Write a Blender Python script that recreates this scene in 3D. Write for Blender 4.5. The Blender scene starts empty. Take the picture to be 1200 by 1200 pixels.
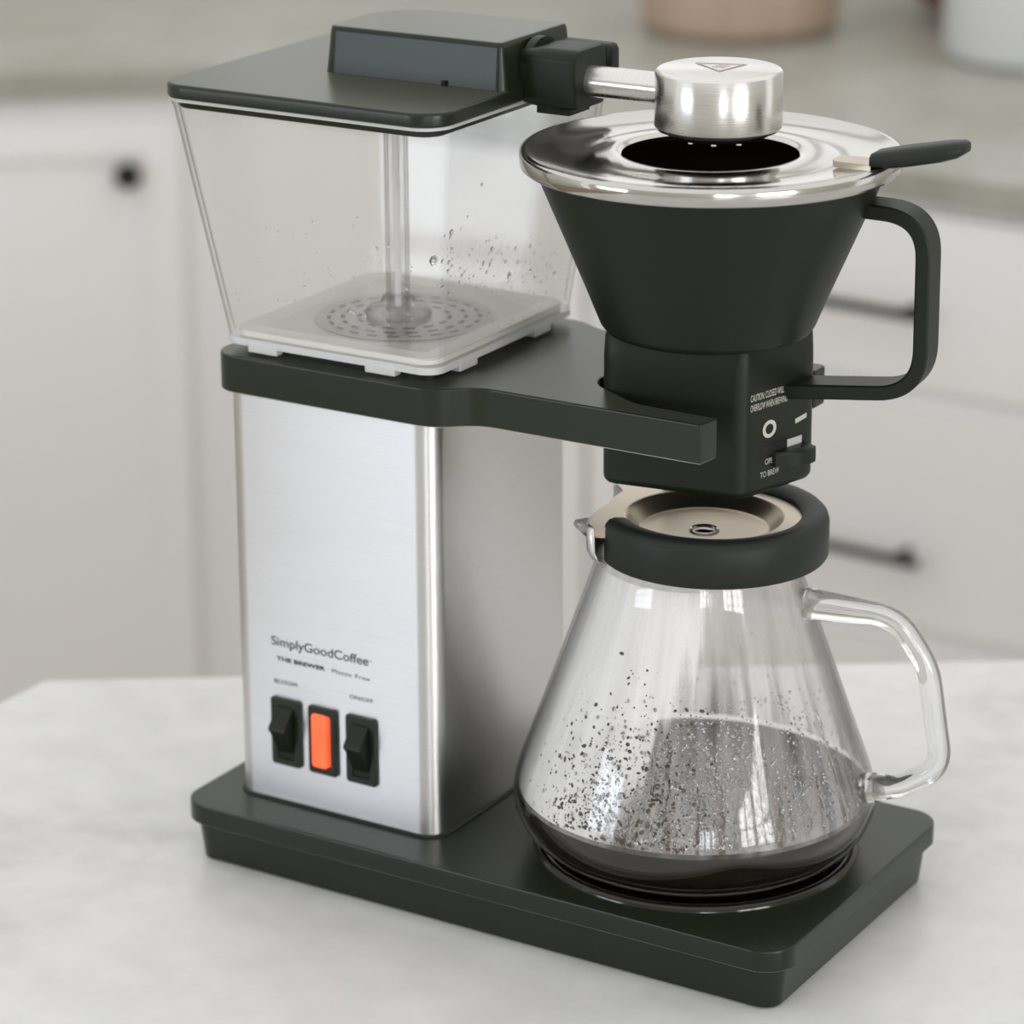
import bpy, bmesh, math, random
from mathutils import Vector, Matrix
S = 0.01                                   # everything below is written in centimetres
SC = bpy.context.scene
COL = SC.collection
rnd = random.Random(7)
R = math.radians

# ------------------------------------------------------------ camera
YAW, PITCH, ROLL, FPX, PX, PY = 0.5647, -0.3119, -0.0103, 3754.041, 529.981, 528.839
fwd = Vector((-0.50974753, 0.80375167, -0.30682356))
right = Vector((0.84613476, 0.53287854, -0.00982026))
up = Vector((-0.15560664, 0.26461993, 0.95171575))
cd = bpy.data.cameras.new('camera'); cam = bpy.data.objects.new('camera', cd); COL.objects.link(cam)
m = Matrix((right, up, -fwd)).transposed().to_4x4()
m.translation = Vector((86.34402971, -111.38229283, 65.60177122)) * S
cam.matrix_world = m
cd.sensor_width = 36; cd.lens = 36 * FPX / 1200
cd.shift_x = (600 - PX) / 1200; cd.shift_y = -(600 - PY) / 1200
cd.clip_start = 0.05; cd.clip_end = 30
cd.dof.use_dof = True; cd.dof.focus_distance = 1.375; cd.dof.aperture_fstop = cd.lens / 15.0
SC.camera = cam

# ------------------------------------------------------------ world, added window light, exposure
w = bpy.data.worlds.new('world'); SC.world = w; w.use_nodes = True
bg = w.node_tree.nodes['Background']
bg.inputs[0].default_value = (0.89, 0.89, 0.885, 1); bg.inputs[1].default_value = 1.0
def area(name, loc, target, sx, sy, power, col):
    l = bpy.data.lights.new(name, 'AREA'); l.shape = 'RECTANGLE'; l.size = sx * S; l.size_y = sy * S
    l.energy = power; l.color = col
    o = bpy.data.objects.new(name, l); COL.objects.link(o); o.location = Vector(loc) * S
    o.rotation_euler = (Vector(target) - Vector(loc)).to_track_quat('-Z', 'Y').to_euler()
    return o
area('added_window_light', (-140, -262, 36), (-140, 0, 36), 130, 72, 20, (0.78, 0.87, 1.0))  # unseen window lamps, added to supply daylight and reflections
area('added_window_light', (235, -262, 36), (235, 0, 36), 110, 72, 22, (0.95, 0.96, 1.0))
area('added_window_light', (262, -95, 36), (0, -95, 36), 110, 72, 26, (1.0, 0.98, 0.95))
SC.view_settings.view_transform = 'Standard'; SC.view_settings.look = 'None'
SC.view_settings.exposure = 0.45; SC.view_settings.gamma = 1.0; SC.view_settings.use_curve_mapping = False
SC.cycles.max_bounces = 16; SC.cycles.transmission_bounces = 14; SC.cycles.transparent_max_bounces = 16
SC.cycles.caustics_refractive = False; SC.cycles.caustics_reflective = False

# ------------------------------------------------------------ materials
def mat(name, col, rough=0.5, metal=0.0, spec=0.5, trans=0.0, ior=1.45, coat=0.0, aniso=0.0, emit=None, es=0.0):
    m = bpy.data.materials.new(name); m.use_nodes = True
    b = m.node_tree.nodes['Principled BSDF']; I = b.inputs
    I['Base Color'].default_value = (*col, 1); I['Roughness'].default_value = rough; I['Metallic'].default_value = metal
    I['Specular IOR Level'].default_value = spec; I['Transmission Weight'].default_value = trans; I['IOR'].default_value = ior
    I['Coat Weight'].default_value = coat; I['Anisotropic'].default_value = aniso
    if emit: I['Emission Color'].default_value = (*emit, 1); I['Emission Strength'].default_value = es
    return m
def nd(m, t): return m.node_tree.nodes.new(t)
def lk(m, a, b): m.node_tree.links.new(a, b)
def coords(m, scale=(1, 1, 1)):
    t = nd(m, 'ShaderNodeTexCoord'); mp = nd(m, 'ShaderNodeMapping'); mp.inputs['Scale'].default_value = scale
    lk(m, t.outputs['Object'], mp.inputs['Vector']); return mp.outputs[0]
def noise(m, vec, scale, detail=3, rough=0.5):
    n = nd(m, 'ShaderNodeTexNoise'); n.inputs['Scale'].default_value = scale; n.inputs['Detail'].default_value = detail
    n.inputs['Roughness'].default_value = rough; lk(m, vec, n.inputs['Vector']); return n.outputs['Fac']
def ramp(m, fac, stops):
    r = nd(m, 'ShaderNodeValToRGB'); e = r.color_ramp.elements
    while len(e) < len(stops): e.new(0.5)
    for k, (p, c) in enumerate(stops): e[k].position = p; e[k].color = (*c, 1) if len(c) == 3 else c
    lk(m, fac, r.inputs[0]); return r.outputs[0]
def bump(m, fac, strength, dist=0.001):
    b = nd(m, 'ShaderNodeBump'); b.inputs['Strength'].default_value = strength; b.inputs['Distance'].default_value = dist
    lk(m, fac, b.inputs['Height']); lk(m, b.outputs[0], m.node_tree.nodes['Principled BSDF'].inputs['Normal'])
def P(m): return m.node_tree.nodes['Principled BSDF'].inputs

plastic = mat('satin_black_plastic', (0.0095, 0.0145, 0.0075), 0.30, spec=0.42)
P(plastic)['Sheen Weight'].default_value = .35; P(plastic)['Sheen Roughness'].default_value = .25; P(plastic)['Sheen Tint'].default_value = (1, .97, .82, 1)
bump(plastic, noise(plastic, coords(plastic), 2500, 2), 0.06, 0.0002)
rubber = mat('matt_black_rubber', (0.009, 0.012, 0.009), 0.50, spec=0.4)
bump(rubber, noise(rubber, coords(rubber), 1800, 2), 0.08, 0.0002)
matte = mat('matt_black_moulding', (0.0065, 0.010, 0.0045), 0.44, spec=0.32)
bump(matte, noise(matte, coords(matte), 1800, 2), 0.10, 0.0002)
gloss = mat('glossy_black_enamel', (0.012, 0.010, 0.007), 0.12)
def brushed(name, scale, col=(0.62, 0.61, 0.60), rough=0.30, aniso=0.75, axis='Z'):
    m = mat(name, col, rough, 1.0, aniso=aniso)
    tg = nd(m, 'ShaderNodeTangent'); tg.direction_type = 'RADIAL'; tg.axis = axis; lk(m, tg.outputs[0], P(m)['Tangent']); P(m)['Anisotropic Rotation'].default_value = 0.25
    n = noise(m, coords(m, scale), 14, 4, 0.7)
    mx = nd(m, 'ShaderNodeMapRange'); mx.inputs[3].default_value = rough - 0.07; mx.inputs[4].default_value = rough + 0.10
    lk(m, n, mx.inputs[0]); lk(m, mx.outputs[0], P(m)['Roughness']); lk(m, ramp(m, n, [(.3, tuple(c * .94 for c in col)), (.7, tuple(min(1, c * 1.05) for c in col))]), P(m)['Base Color']); bump(m, n, 0.05, 0.0003); return m
steel = brushed('brushed_steel_horizontal', (1.5, 1.5, 220), (0.66, 0.65, 0.65), 0.33)
steel_v = brushed('brushed_steel_turned', (2, 2, 300), (0.68, 0.66, 0.64), 0.24)
steel_x = brushed('brushed_steel_pipe', (300, 2, 2), (0.68, 0.66, 0.64), 0.24, .8, 'X')
steel_p = mat('polished_steel', (0.52, 0.51, 0.475), 0.12, 1.0)
n_ = noise(steel_p, coords(steel_p), 18, 4, 0.6)
lk(steel_p, ramp(steel_p, n_, [(0.35, (0.08,) * 3), (0.75, (0.2,) * 3)]), P(steel_p)['Roughness'])
steel_b = mat('satin_champagne_steel', (0.50, 0.435, 0.345), 0.28, 1.0)
dark_in = mat('dark_brown_interior', (0.020, 0.013, 0.006), 0.6)
def thin(name, face, edge, rough=0.0, ior=1.45, p0=.1, p1=.95):
    m = bpy.data.materials.new(name); m.use_nodes = True; t = m.node_tree; t.nodes.remove(t.nodes['Principled BSDF'])
    tr = t.nodes.new('ShaderNodeBsdfTransparent'); gl = t.nodes.new('ShaderNodeBsdfGlossy'); gl.inputs['Roughness'].default_value = rough
    mx = t.nodes.new('ShaderNodeMixShader')
    lw = t.nodes.new('ShaderNodeLayerWeight'); lw.inputs[0].default_value = .5; r = t.nodes.new('ShaderNodeValToRGB')
    r.color_ramp.elements[0].position = p0; r.color_ramp.elements[0].color = (*face, 1); r.color_ramp.elements[1].position = p1; r.color_ramp.elements[1].color = (*edge, 1)
    L = t.links.new; L(lw.outputs['Facing'], r.inputs[0]); L(r.outputs[0], tr.inputs[0]); pw = t.nodes.new('ShaderNodeMath'); pw.operation = 'POWER'; pw.inputs[1].default_value = 5; L(lw.outputs['Facing'], pw.inputs[0]); ma = t.nodes.new('ShaderNodeMath'); ma.operation = 'MULTIPLY_ADD'; L(pw.outputs[0], ma.inputs[0]); ma.inputs[1].default_value = .9; ma.inputs[2].default_value = ((ior - 1) / (ior + 1)) ** 2; L(ma.outputs[0], mx.inputs[0]); L(tr.outputs[0], mx.inputs[1]); L(gl.outputs[0], mx.inputs[2])
    L(mx.outputs[0], t.nodes['Material Output'].inputs['Surface']); return m
clear = mat('clear_acrylic', (0.985, 0.985, 0.98), 0.02, trans=1.0, ior=1.42)
tank_m = thin('clear_tank_wall', (.995, .995, .993), (.62, .61, .585), ior=1.35, p0=.45)
tube_m = thin('clear_tube', (.97, .97, .97), (.45, .45, .44), ior=1.5, p0=.3, p1=1.0)
body_m = thin('clear_carafe_wall', (.99, .99, .99), (.5, .5, .49), ior=1.4, p0=.55, p1=1.0)
glass = mat('clear_borosilicate_glass', (0.985, 0.99, 0.99), 0.0, trans=1.0, ior=1.46)
water = mat('water', (1, 1, 1), 0.0, trans=1.0, ior=1.33)
frost = mat('frosted_white_plastic', (0.74, 0.715, 0.67), 0.28)
coffee_m = mat('black_coffee', (0.010, 0.007, 0.003), 0.08)
grounds = mat('coffee_grounds', (0.055, 0.035, 0.016), 0.7)
ink = mat('black_ink', (0.03, 0.03, 0.03), 0.6)
greyink = mat('pale_grey_ink', (0.52, 0.50, 0.46), 0.6)
bronze = mat('etched_bronze_mark', (0.40, 0.30, 0.20), 0.45, 1.0)
slot_m = mat('black_recess', (0.006, 0.006, 0.005), 0.7)
lamp = mat('lit_orange_lens', (0.8, 0.09, 0.03), 0.35, emit=(1.0, 0.13, 0.035), es=0.80)
n_ = noise(lamp, coords(lamp, (1, 1, 0.3)), 120, 1)
lk(lamp, ramp(lamp, n_, [(0.3, (1.0, 0.07, 0.02)), (0.7, (1.0, 0.12, 0.04))]), P(lamp)['Emission Color'])
white_l = mat('painted_cabinet_white', (0.84, 0.835, 0.84), 0.42)
white_r = white_l
black_metal = mat('black_iron', (0.010, 0.012, 0.009), 0.45, 0.3)
wallm = mat('wall_paint', (0.70, 0.70, 0.65), 0.7)
floorm = mat('oak_floor', (0.34, 0.26, 0.18), 0.5)
n_ = noise(floorm, coords(floorm, (1, 8, 1)), 3, 5)
lk(floorm, ramp(floorm, n_, [(0.3, (0.27, 0.20, 0.13)), (0.7, (0.42, 0.33, 0.23))]), P(floorm)['Base Color'])
def marble(name, a, b, c, rough):
    m = mat(name, a, rough)
    v = coords(m)
    n1 = noise(m, v, 9, 6, 0.6); n2 = noise(m, v, 34, 5, 0.6)
    w1 = ramp(m, n1, [(0.30, c), (0.46, b), (0.60, a)])
    w2 = ramp(m, n2, [(0.35, (0.93, 0.93, 0.925)), (0.6, (1, 1, 1))])
    mix = nd(m, 'ShaderNodeMix'); mix.data_type = 'RGBA'; mix.blend_type = 'MULTIPLY'; mix.inputs[0].default_value = 1
    lk(m, w1, mix.inputs[6]); lk(m, w2, mix.inputs[7]); lk(m, mix.outputs[2], P(m)['Base Color']); return m
marble_i = marble('white_marble', (0.70, 0.695, 0.69), (0.665, 0.66, 0.655), (0.54, 0.535, 0.52), 0.30)
marble_w = marble('grey_marble', (0.385, 0.375, 0.335), (0.355, 0.345, 0.305), (0.29, 0.29, 0.245), 0.38)
beige_pot = mat('beige_stoneware', (0.50, 0.37, 0.28), 0.5)
n_ = noise(beige_pot, coords(beige_pot, (6, 6, 1)), 12, 3)
lk(beige_pot, ramp(beige_pot, n_, [(0.3, (0.46, 0.33, 0.25)), (0.7, (0.54, 0.41, 0.32))]), P(beige_pot)['Base Color'])
white_pot = mat('white_ceramic', (0.66, 0.67, 0.66), 0.25)
wood = mat('reddish_wood', (0.25, 0.10, 0.04), 0.45)
n_ = noise(wood, coords(wood, (1, 1, 10)), 10, 4)
lk(wood, ramp(wood, n_, [(0.3, (0.20, 0.075, 0.03)), (0.7, (0.32, 0.14, 0.06))]), P(wood)['Base Color'])

# film of steam on the inner wall of the carafe: patchy, streaked, half transparent
film = bpy.data.materials.new('steam_film'); film.use_nodes = True
nt = film.node_tree; b_ = nt.nodes['Principled BSDF']
P(film)['Base Color'].default_value = (0.80, 0.79, 0.78, 1); P(film)['Roughness'].default_value = 0.6
tr = nd(film, 'ShaderNodeBsdfTransparent'); mx = nd(film, 'ShaderNodeMixShader')
tc = nd(film, 'ShaderNodeTexCoord'); sep = nd(film, 'ShaderNodeSeparateXYZ'); lk(film, tc.outputs['Object'], sep.inputs[0])
at2 = nd(film, 'ShaderNodeMath'); at2.operation = 'ARCTAN2'; lk(film, sep.outputs[1], at2.inputs[0]); lk(film, sep.outputs[0], at2.inputs[1])
cmb = nd(film, 'ShaderNodeCombineXYZ'); lk(film, at2.outputs[0], cmb.inputs[0]); lk(film, sep.outputs[2], cmb.inputs[1])
mp1 = nd(film, 'ShaderNodeMapping'); mp1.inputs['Scale'].default_value = (7, 9, 1); lk(film, cmb.outputs[0], mp1.inputs[0])
ns = nd(film, 'ShaderNodeTexNoise'); ns.inputs['Scale'].default_value = 1.0; ns.inputs['Detail'].default_value = 4; lk(film, mp1.outputs[0], ns.inputs['Vector'])
nf = nd(film, 'ShaderNodeTexNoise'); nf.inputs['Scale'].default_value = 900; nf.inputs['Detail'].default_value = 1; lk(film, tc.outputs['Object'], nf.inputs['Vector'])
ad = nd(film, 'ShaderNodeMath'); ad.operation = 'MULTIPLY_ADD'; lk(film, nf.outputs['Fac'], ad.inputs[0]); ad.inputs[1].default_value = 0.22; lk(film, ns.outputs['Fac'], ad.inputs[2])
# the side of the carafe that faces the tower is fogged over, the rest only lightly: fog follows the angle round the axis
fr_ = nd(film, 'ShaderNodeMath'); fr_.operation = 'MULTIPLY_ADD'; lk(film, ns.outputs['Fac'], fr_.inputs[0]); fr_.inputs[1].default_value = 0.9; lk(film, at2.outputs[0], fr_.inputs[2])
zz = nd(film, 'ShaderNodeMath'); zz.operation = 'MULTIPLY_ADD'; lk(film, sep.outputs[2], zz.inputs[0]); zz.inputs[1].default_value = -7.0; lk(film, fr_.outputs[0], zz.inputs[2])
mr = nd(film, 'ShaderNodeMapRange'); mr.interpolation_type = 'SMOOTHSTEP'; lk(film, zz.outputs[0], mr.inputs[0])
mr.inputs[1].default_value = -1.50; mr.inputs[2].default_value = -1.05 - .25; mr.inputs[3].default_value = .74; mr.inputs[4].default_value = .0
rp = nd(film, 'ShaderNodeMapRange'); lk(film, ad.outputs[0], rp.inputs[0])
rp.inputs[1].default_value = .45; rp.inputs[2].default_value = .85; rp.inputs[3].default_value = .03; rp.inputs[4].default_value = .30
sm_ = nd(film, 'ShaderNodeMath'); sm_.operation = 'ADD'; sm_.use_clamp = True; lk(film, mr.outputs[0], sm_.inputs[0]); lk(film, rp.outputs[0], sm_.inputs[1])
# brown coffee runs low on the wall
mp2 = nd(film, 'ShaderNodeMapping'); mp2.inputs['Scale'].default_value = (11, 7, 1); mp2.inputs['Location'].default_value = (3.3, 1.1, 0); lk(film, cmb.outputs[0], mp2.inputs[0])
nb = nd(film, 'ShaderNodeTexNoise'); nb.inputs['Scale'].default_value = 1.0; nb.inputs['Detail'].default_value = 3; lk(film, mp2.outputs[0], nb.inputs['Vector'])
b1 = nd(film, 'ShaderNodeMapRange'); lk(film, nb.outputs['Fac'], b1.inputs[0]); b1.inputs[1].default_value = .42; b1.inputs[2].default_value = .62
b2 = nd(film, 'ShaderNodeMapRange'); lk(film, sep.outputs[2], b2.inputs[0]); b2.inputs[1].default_value = .085; b2.inputs[2].default_value = .03
b3 = nd(film, 'ShaderNodeMath'); b3.operation = 'MULTIPLY'; lk(film, b1.outputs[0], b3.inputs[0]); lk(film, b2.outputs[0], b3.inputs[1])
b4 = nd(film, 'ShaderNodeMath'); b4.operation = 'MULTIPLY'; lk(film, b3.outputs[0], b4.inputs[0]); inv = nd(film, 'ShaderNodeMapRange'); lk(film, zz.outputs[0], inv.inputs[0]); inv.inputs[1].default_value = -1.5; inv.inputs[2].default_value = -1.1; lk(film, inv.outputs[0], b4.inputs[1])
cm = nd(film, 'ShaderNodeMix'); cm.data_type = 'RGBA'; lk(film, b4.outputs[0], cm.inputs[0]); cm.inputs[6].default_value = (.82, .81, .80, 1); cm.inputs[7].default_value = (.10, .055, .03, 1); lk(film, cm.outputs[2], P(film)['Base Color'])
b5 = nd(film, 'ShaderNodeMath'); b5.operation = 'MULTIPLY_ADD'; b5.use_clamp = True; lk(film, b4.outputs[0], b5.inputs[0]); b5.inputs[1].default_value = .65; lk(film, sm_.outputs[0], b5.inputs[2])
lk(film, b5.outputs[0], mx.inputs[0]); lk(film, tr.outputs[0], mx.inputs[1]); lk(film, b_.outputs[0], mx.inputs[2])
lk(film, mx.outputs[0], nt.nodes['Material Output'].inputs['Surface'])

# ------------------------------------------------------------ mesh helpers (centimetres in, metres out)
class MB:
    def __init__(s): s.v = []; s.f = []
    def add(s, vs, fs):
        o = len(s.v); s.v += [tuple(v) for v in vs]; s.f += [tuple(i + o for i in f) for f in fs]; return s
    def loft(s, rings, cap0=True, cap1=True, closed=True):
        n = len(rings[0]); vs = [p for r_ in rings for p in r_]; fs = []
        for k in range(len(rings) - 1):
            for i in range(n if closed else n - 1):
                j = (i + 1) % n
                fs.append((k * n + i, k * n + j, (k + 1) * n + j, (k + 1) * n + i))
        if cap0: fs.append(tuple(reversed(range(n))))
        if cap1: fs.append(tuple((len(rings) - 1) * n + i for i in range(n)))
        return s.add(vs, fs)
    def prism(s, poly, levels, cap0=True, cap1=True):
        """levels: (z, inset) pairs; poly a CCW polygon"""
        return s.loft([[(x, y, z) for x, y in inset(poly, d)] for z, d in levels], cap0, cap1)
    def box(s, x0, x1, y0, y1, z0, z1, bv=0.0):
        if bv <= 0: return s.prism([(x0, y0), (x1, y0), (x1, y1), (x0, y1)], [(z0, 0), (z1, 0)])
        p = rrect(x0, x1, y0, y1, bv, 3)
        return s.prism(p, [(z0, bv * .9), (z0 + bv * .3, bv * .3), (z0 + bv, 0), (z1 - bv, 0), (z1 - bv * .3, bv * .3), (z1, bv * .9)])
    def lathe(s, prof, c=(0, 0), n=96, closed=False, a0=0, a1=360):
        full = abs(a1 - a0) >= 360; k = n if full else n + 1
        rings = []
        for r_, z in prof:
            rings.append([(c[0] + r_ * math.cos(R(a0 + (a1 - a0) * i / n)), c[1] + r_ * math.sin(R(a0 + (a1 - a0) * i / n)), z) for i in range(k)])
        if closed: rings.append(rings[0])
        o = len(s.v); s.loft(rings, False, False, full)
        if closed and not full:
            m_ = len(prof)
            s.f.append(tuple(o + q * k for q in range(m_))); s.f.append(tuple(o + q * k + k - 1 for q in reversed(range(m_))))
        return s
    def tube(s, pts, r_, n=20, caps=True):
        pts = [Vector(p) for p in pts]; rings = []; prev = None
        for i, p in enumerate(pts):
            t = (pts[min(i + 1, len(pts) - 1)] - pts[max(i - 1, 0)]).normalized()
            if prev is None:
                a = Vector((0, 0, 1)) if abs(t.z) < .9 else Vector((1, 0, 0)); u_ = t.cross(a).normalized()
            else: u_ = (prev - t * prev.dot(t)).normalized()
            prev = u_; v_ = t.cross(u_); rr = r_[i] if isinstance(r_, (list, tuple)) else r_
            rings.append([tuple(p + (u_ * math.cos(2 * math.pi * k / n) + v_ * math.sin(2 * math.pi * k / n)) * rr) for k in range(n)])
        return s.loft(rings, caps, caps)
    def ribbon(s, pts, side, sec):
        """sweep 2-D section (a along in-plane normal, b along side) down a planar path"""
        pts = [Vector(p) for p in pts]; side = Vector(side); rings = []
        for i, p in enumerate(pts):
            t = (pts[min(i + 1, len(pts) - 1)] - pts[max(i - 1, 0)]).normalized(); nrm = t.cross(side).normalized()
            rings.append([tuple(p + nrm * a + side * b) for a, b in sec])
        return s.loft(rings)
    def ico(s, p, r3, rot=0):
        t = (1 + 5 ** .5) / 2; q = math.sqrt(1 + t * t)
        V = [(-1, t, 0), (1, t, 0), (-1, -t, 0), (1, -t, 0), (0, -1, t), (0, 1, t), (0, -1, -t), (0, 1, -t), (t, 0, -1), (t, 0, 1), (-t, 0, -1), (-t, 0, 1)]
        F = [(0, 11, 5), (0, 5, 1), (0, 1, 7), (0, 7, 10), (0, 10, 11), (1, 5, 9), (5, 11, 4), (11, 10, 2), (10, 7, 6), (7, 1, 8), (3, 9, 4), (3, 4, 2), (3, 2, 6), (3, 6, 8), (3, 8, 9), (4, 9, 5), (2, 4, 11), (6, 2, 10), (8, 6, 7), (9, 8, 1)]
        X, Y, Z = r3
        return s.add([tuple(Vector(p) + X * (a / q) + Y * (b / q) + Z * (c / q)) for a, b, c in V], F)
    def build(s, name, material, parent=None, smooth=40, origin=None):
        me = bpy.data.meshes.new(name)
        o_ = Vector(origin) if origin else Vector((0, 0, 0))
        me.from_pydata([tuple((Vector(v) - o_) * S) for v in s.v], [], s.f); me.validate()
        bm = bmesh.new(); bm.from_mesh(me); bmesh.ops.remove_doubles(bm, verts=bm.verts, dist=1e-6)
        bmesh.ops.recalc_face_normals(bm, faces=bm.faces)
        if smooth:
            for f in bm.faces: f.smooth = True
            for e in bm.edges:
                if len(e.link_faces) == 2 and e.calc_face_angle(0) > R(smooth): e.smooth = False
        flat = any(len(f.verts) > 12 for f in bm.faces)
        bm.to_mesh(me); bm.free(); me.materials.append(material)
        o = bpy.data.objects.new(name, me); COL.objects.link(o)
        if flat and smooth: wn = o.modifiers.new('weighted_normals', 'WEIGHTED_NORMAL'); wn.keep_sharp = True; wn.weight = 90
        if parent is not None:
            o.parent = parent; pm = Vector((0, 0, 0)); q = parent
            while q is not None: pm += q.location; q = q.parent
            o.location = o_ * S - pm
        else: o.location = o_ * S
        return o
def inset(poly, d):
    if d == 0: return poly
    n = len(poly); out = []
    for i in range(n):
        a, b, c = Vector(poly[i - 1]), Vector(poly[i]), Vector(poly[(i + 1) % n])
        e1 = (b - a).normalized(); e2 = (c - b).normalized()
        n1 = Vector((-e1.y, e1.x)); n2 = Vector((-e2.y, e2.x)); m_ = (n1 + n2)
        m_ = m_ / max(m_.dot(m_) / 2, .3)
        out.append(tuple(b + m_ * d))
    return out
def rpoly(pts, radii, n=8):
    """polygon with rounded corners, CCW"""
    out = []; N = len(pts)
    for i in range(N):
        a, b, c = Vector(pts[i - 1]), Vector(pts[i]), Vector(pts[(i + 1) % N]); r_ = radii[i] if isinstance(radii, (list, tuple)) else radii
        if r_ <= 0: out.append(tuple(b)); continue
        u_, v_ = (a - b).normalized(), (c - b).normalized(); ang = u_.angle(v_); d = min(r_ / math.tan(ang / 2), (a - b).length * .49, (c - b).length * .49)
        rr = d * math.tan(ang / 2); cen = b + (u_ + v_).normalized() * (rr / math.sin(ang / 2))
        p0, p1 = b + u_ * d - cen, b + v_ * d - cen; a0 = math.atan2(p0.y, p0.x); a1 = math.atan2(p1.y, p1.x)
        da = (a1 - a0 + math.pi) % (2 * math.pi) - math.pi
        for k in range(n + 1): t = a0 + da * k / n; out.append((cen.x + rr * math.cos(t), cen.y + rr * math.sin(t)))
    return out
def rrect(x0, x1, y0, y1, r_, n=8): return rpoly([(x0, y0), (x1, y0), (x1, y1), (x0, y1)], r_, n)
def roundpath(pts, radii, n=10):
    """3-D polyline with rounded corners"""
    out = [Vector(pts[0])]
    for i in range(1, len(pts) - 1):
        a, b, c = Vector(pts[i - 1]), Vector(pts[i]), Vector(pts[i + 1]); u_, v_ = (a - b).normalized(), (c - b).normalized()
        ang = u_.angle(v_); d = min(radii[i - 1] / math.tan(ang / 2), (a - b).length * .49 if i > 1 else (a - b).length * .95, (c - b).length * .49 if i < len(pts) - 2 else (c - b).length * .95)
        p0, p1 = b + u_ * d, b + v_ * d
        for k in range(n + 1):
            t = k / n; q = p0.lerp(b, t).lerp(b.lerp(p1, t), t); out.append(q)
    out.append(Vector(pts[-1])); return out
def thing(name, loc, label, cat, group=None):
    o = bpy.data.objects.new(name, None); COL.objects.link(o); o.location = Vector(loc) * S; o.empty_display_size = .02
    return tag(o, label, cat, group)
def tag(o, label=None, cat=None, group=None, kind=None):
    if label: o['label'] = label
    if cat: o['category'] = cat
    if group: o['group'] = group
    if kind: o['kind'] = kind
    return o
def text(name, body, origin, xdir, ydir, width, height, material, parent, weight=0.0, lift=0.012):
    """flat lettering: origin lower-left, xdir reading direction, ydir up, scaled to width x cap height"""
    cu = bpy.data.curves.new(name, 'FONT'); cu.body = body; cu.extrude = 0; cu.offset = weight
    t = bpy.data.objects.new(name, cu); COL.objects.link(t)
    dg = bpy.context.evaluated_depsgraph_get(); me = bpy.data.meshes.new_from_object(t.evaluated_get(dg)); bpy.data.objects.remove(t)
    xs = [v.co.x for v in me.vertices]; x0, x1 = min(xs), max(xs); cap = 0.69
    X, Y = Vector(xdir).normalized(), Vector(ydir).normalized(); Z = X.cross(Y)
    O = Vector(origin); mb = MB()
    vs = [tuple(O + X * ((v.co.x - x0) / (x1 - x0) * width) + Y * (v.co.y / cap * height) + Z * lift) for v in me.vertices]
    mb.add(vs, [tuple(p.vertices) for p in me.polygons]); return mb.build(name, material, parent, 0)

HB = 3.07            # top of the brewer's base
# ============================================================ setting
def ln(p, ang, s_, off=0):   # point at distance s_ along direction ang from p, off to its left
    c, s2 = math.cos(R(ang)), math.sin(R(ang)); return (p[0] + c * s_ - s2 * off, p[1] + s2 * s_ + c * off)
C0 = (-116.5, 160.0); AB = -5.0; AA = 40.0          # inside corner where the two cabinet runs meet
A1 = ln(C0, AA, -52); BE = ln(C0, AB, 190)
tag(MB().prism([(-330, -262), (330, -262), (330, 300), (-330, 300)], [(-93, 0), (-91, 0)]).build('floor', floorm, smooth=0), kind='structure')
wbm = MB()
def wall_seg(mb, s0, s1, z0, z1, o0=92, o1=100): mb.prism([ln(C0, AB, s0, o0), ln(C0, AB, s1, o0), ln(C0, AB, s1, o1), ln(C0, AB, s0, o1)], [(z0, 0), (z1, 0)])
for a in ((-160, -125, -91, 160), (-125, 105, -91, 32), (-125, 105, 142, 160), (105, 330, -91, 160)): wall_seg(wbm, *a)
tag(wbm.build('wall_back', wallm, smooth=0), kind='structure')
wf = MB()
for a in ((-125, 105, 32, 37), (-125, 105, 137, 142), (-125, -120, 37, 137), (100, 105, 37, 137), (-50, -46, 37, 137), (26, 30, 37, 137)): wall_seg(wf, *a, 94, 99)
tag(wf.build('added_window_4', white_l, smooth=0), kind='structure')  # unseen window, added so the black tops reflect bright sky
wl = ln(A1, AB, -64)
tag(MB().prism([ln(wl, 85, 150), ln(wl, 85, 150, 8), ln(wl, 85, -330, 8), ln(wl, 85, -330)], [(-91, 0), (160, 0)]).build('wall_left', wallm, smooth=0), kind='structure')
# front wall behind the camera, with two unseen windows added for daylight and reflections
def window_wall(name, along, fixed, lo, hi, openings, ax):
    mb = MB()
    def bx(a0, a1, z0, z1):
        if ax == 'x': mb.box(a0, a1, fixed - 8, fixed, z0, z1)
        else: mb.box(fixed, fixed + 8, a0, a1, z0, z1)
    cur = lo
    for (o0, o1, z0, z1) in openings:
        bx(cur, o0, -91, 160); bx(o0, o1, -91, z0); bx(o0, o1, z1, 160); cur = o1
    bx(cur, hi, -91, 160)
    tag(mb.build(name, wallm, smooth=0), kind='structure')
def window(name, fixed, a0, a1, z0, z1, ax, nx, nz):
    fr = MB(); 
    def bx(p, q, r0, r1):
        if ax == 'x': fr.box(p, q, fixed - 6, fixed - 1, r0, r1)
        else: fr.box(fixed + 1, fixed + 6, p, q, r0, r1)
    bx(a0, a1, z0, z0 + 5); bx(a0, a1, z1 - 5, z1); bx(a0, a0 + 5, z0 + 5, z1 - 5); bx(a1 - 5, a1, z0 + 5, z1 - 5)
    for i in range(1, nx): c = a0 + (a1 - a0) * i / nx; wd = 4 if i == nx // 2 else 1.2; bx(c - wd, c + wd, z0 + 5, z1 - 5)
    for i in range(1, nz): c = z0 + (z1 - z0) * i / nz; bx(a0 + 5, a1 - 5, c - 1.2, c + 1.2)
    tag(fr.build(name, white_l, smooth=0), kind='structure')
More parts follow.
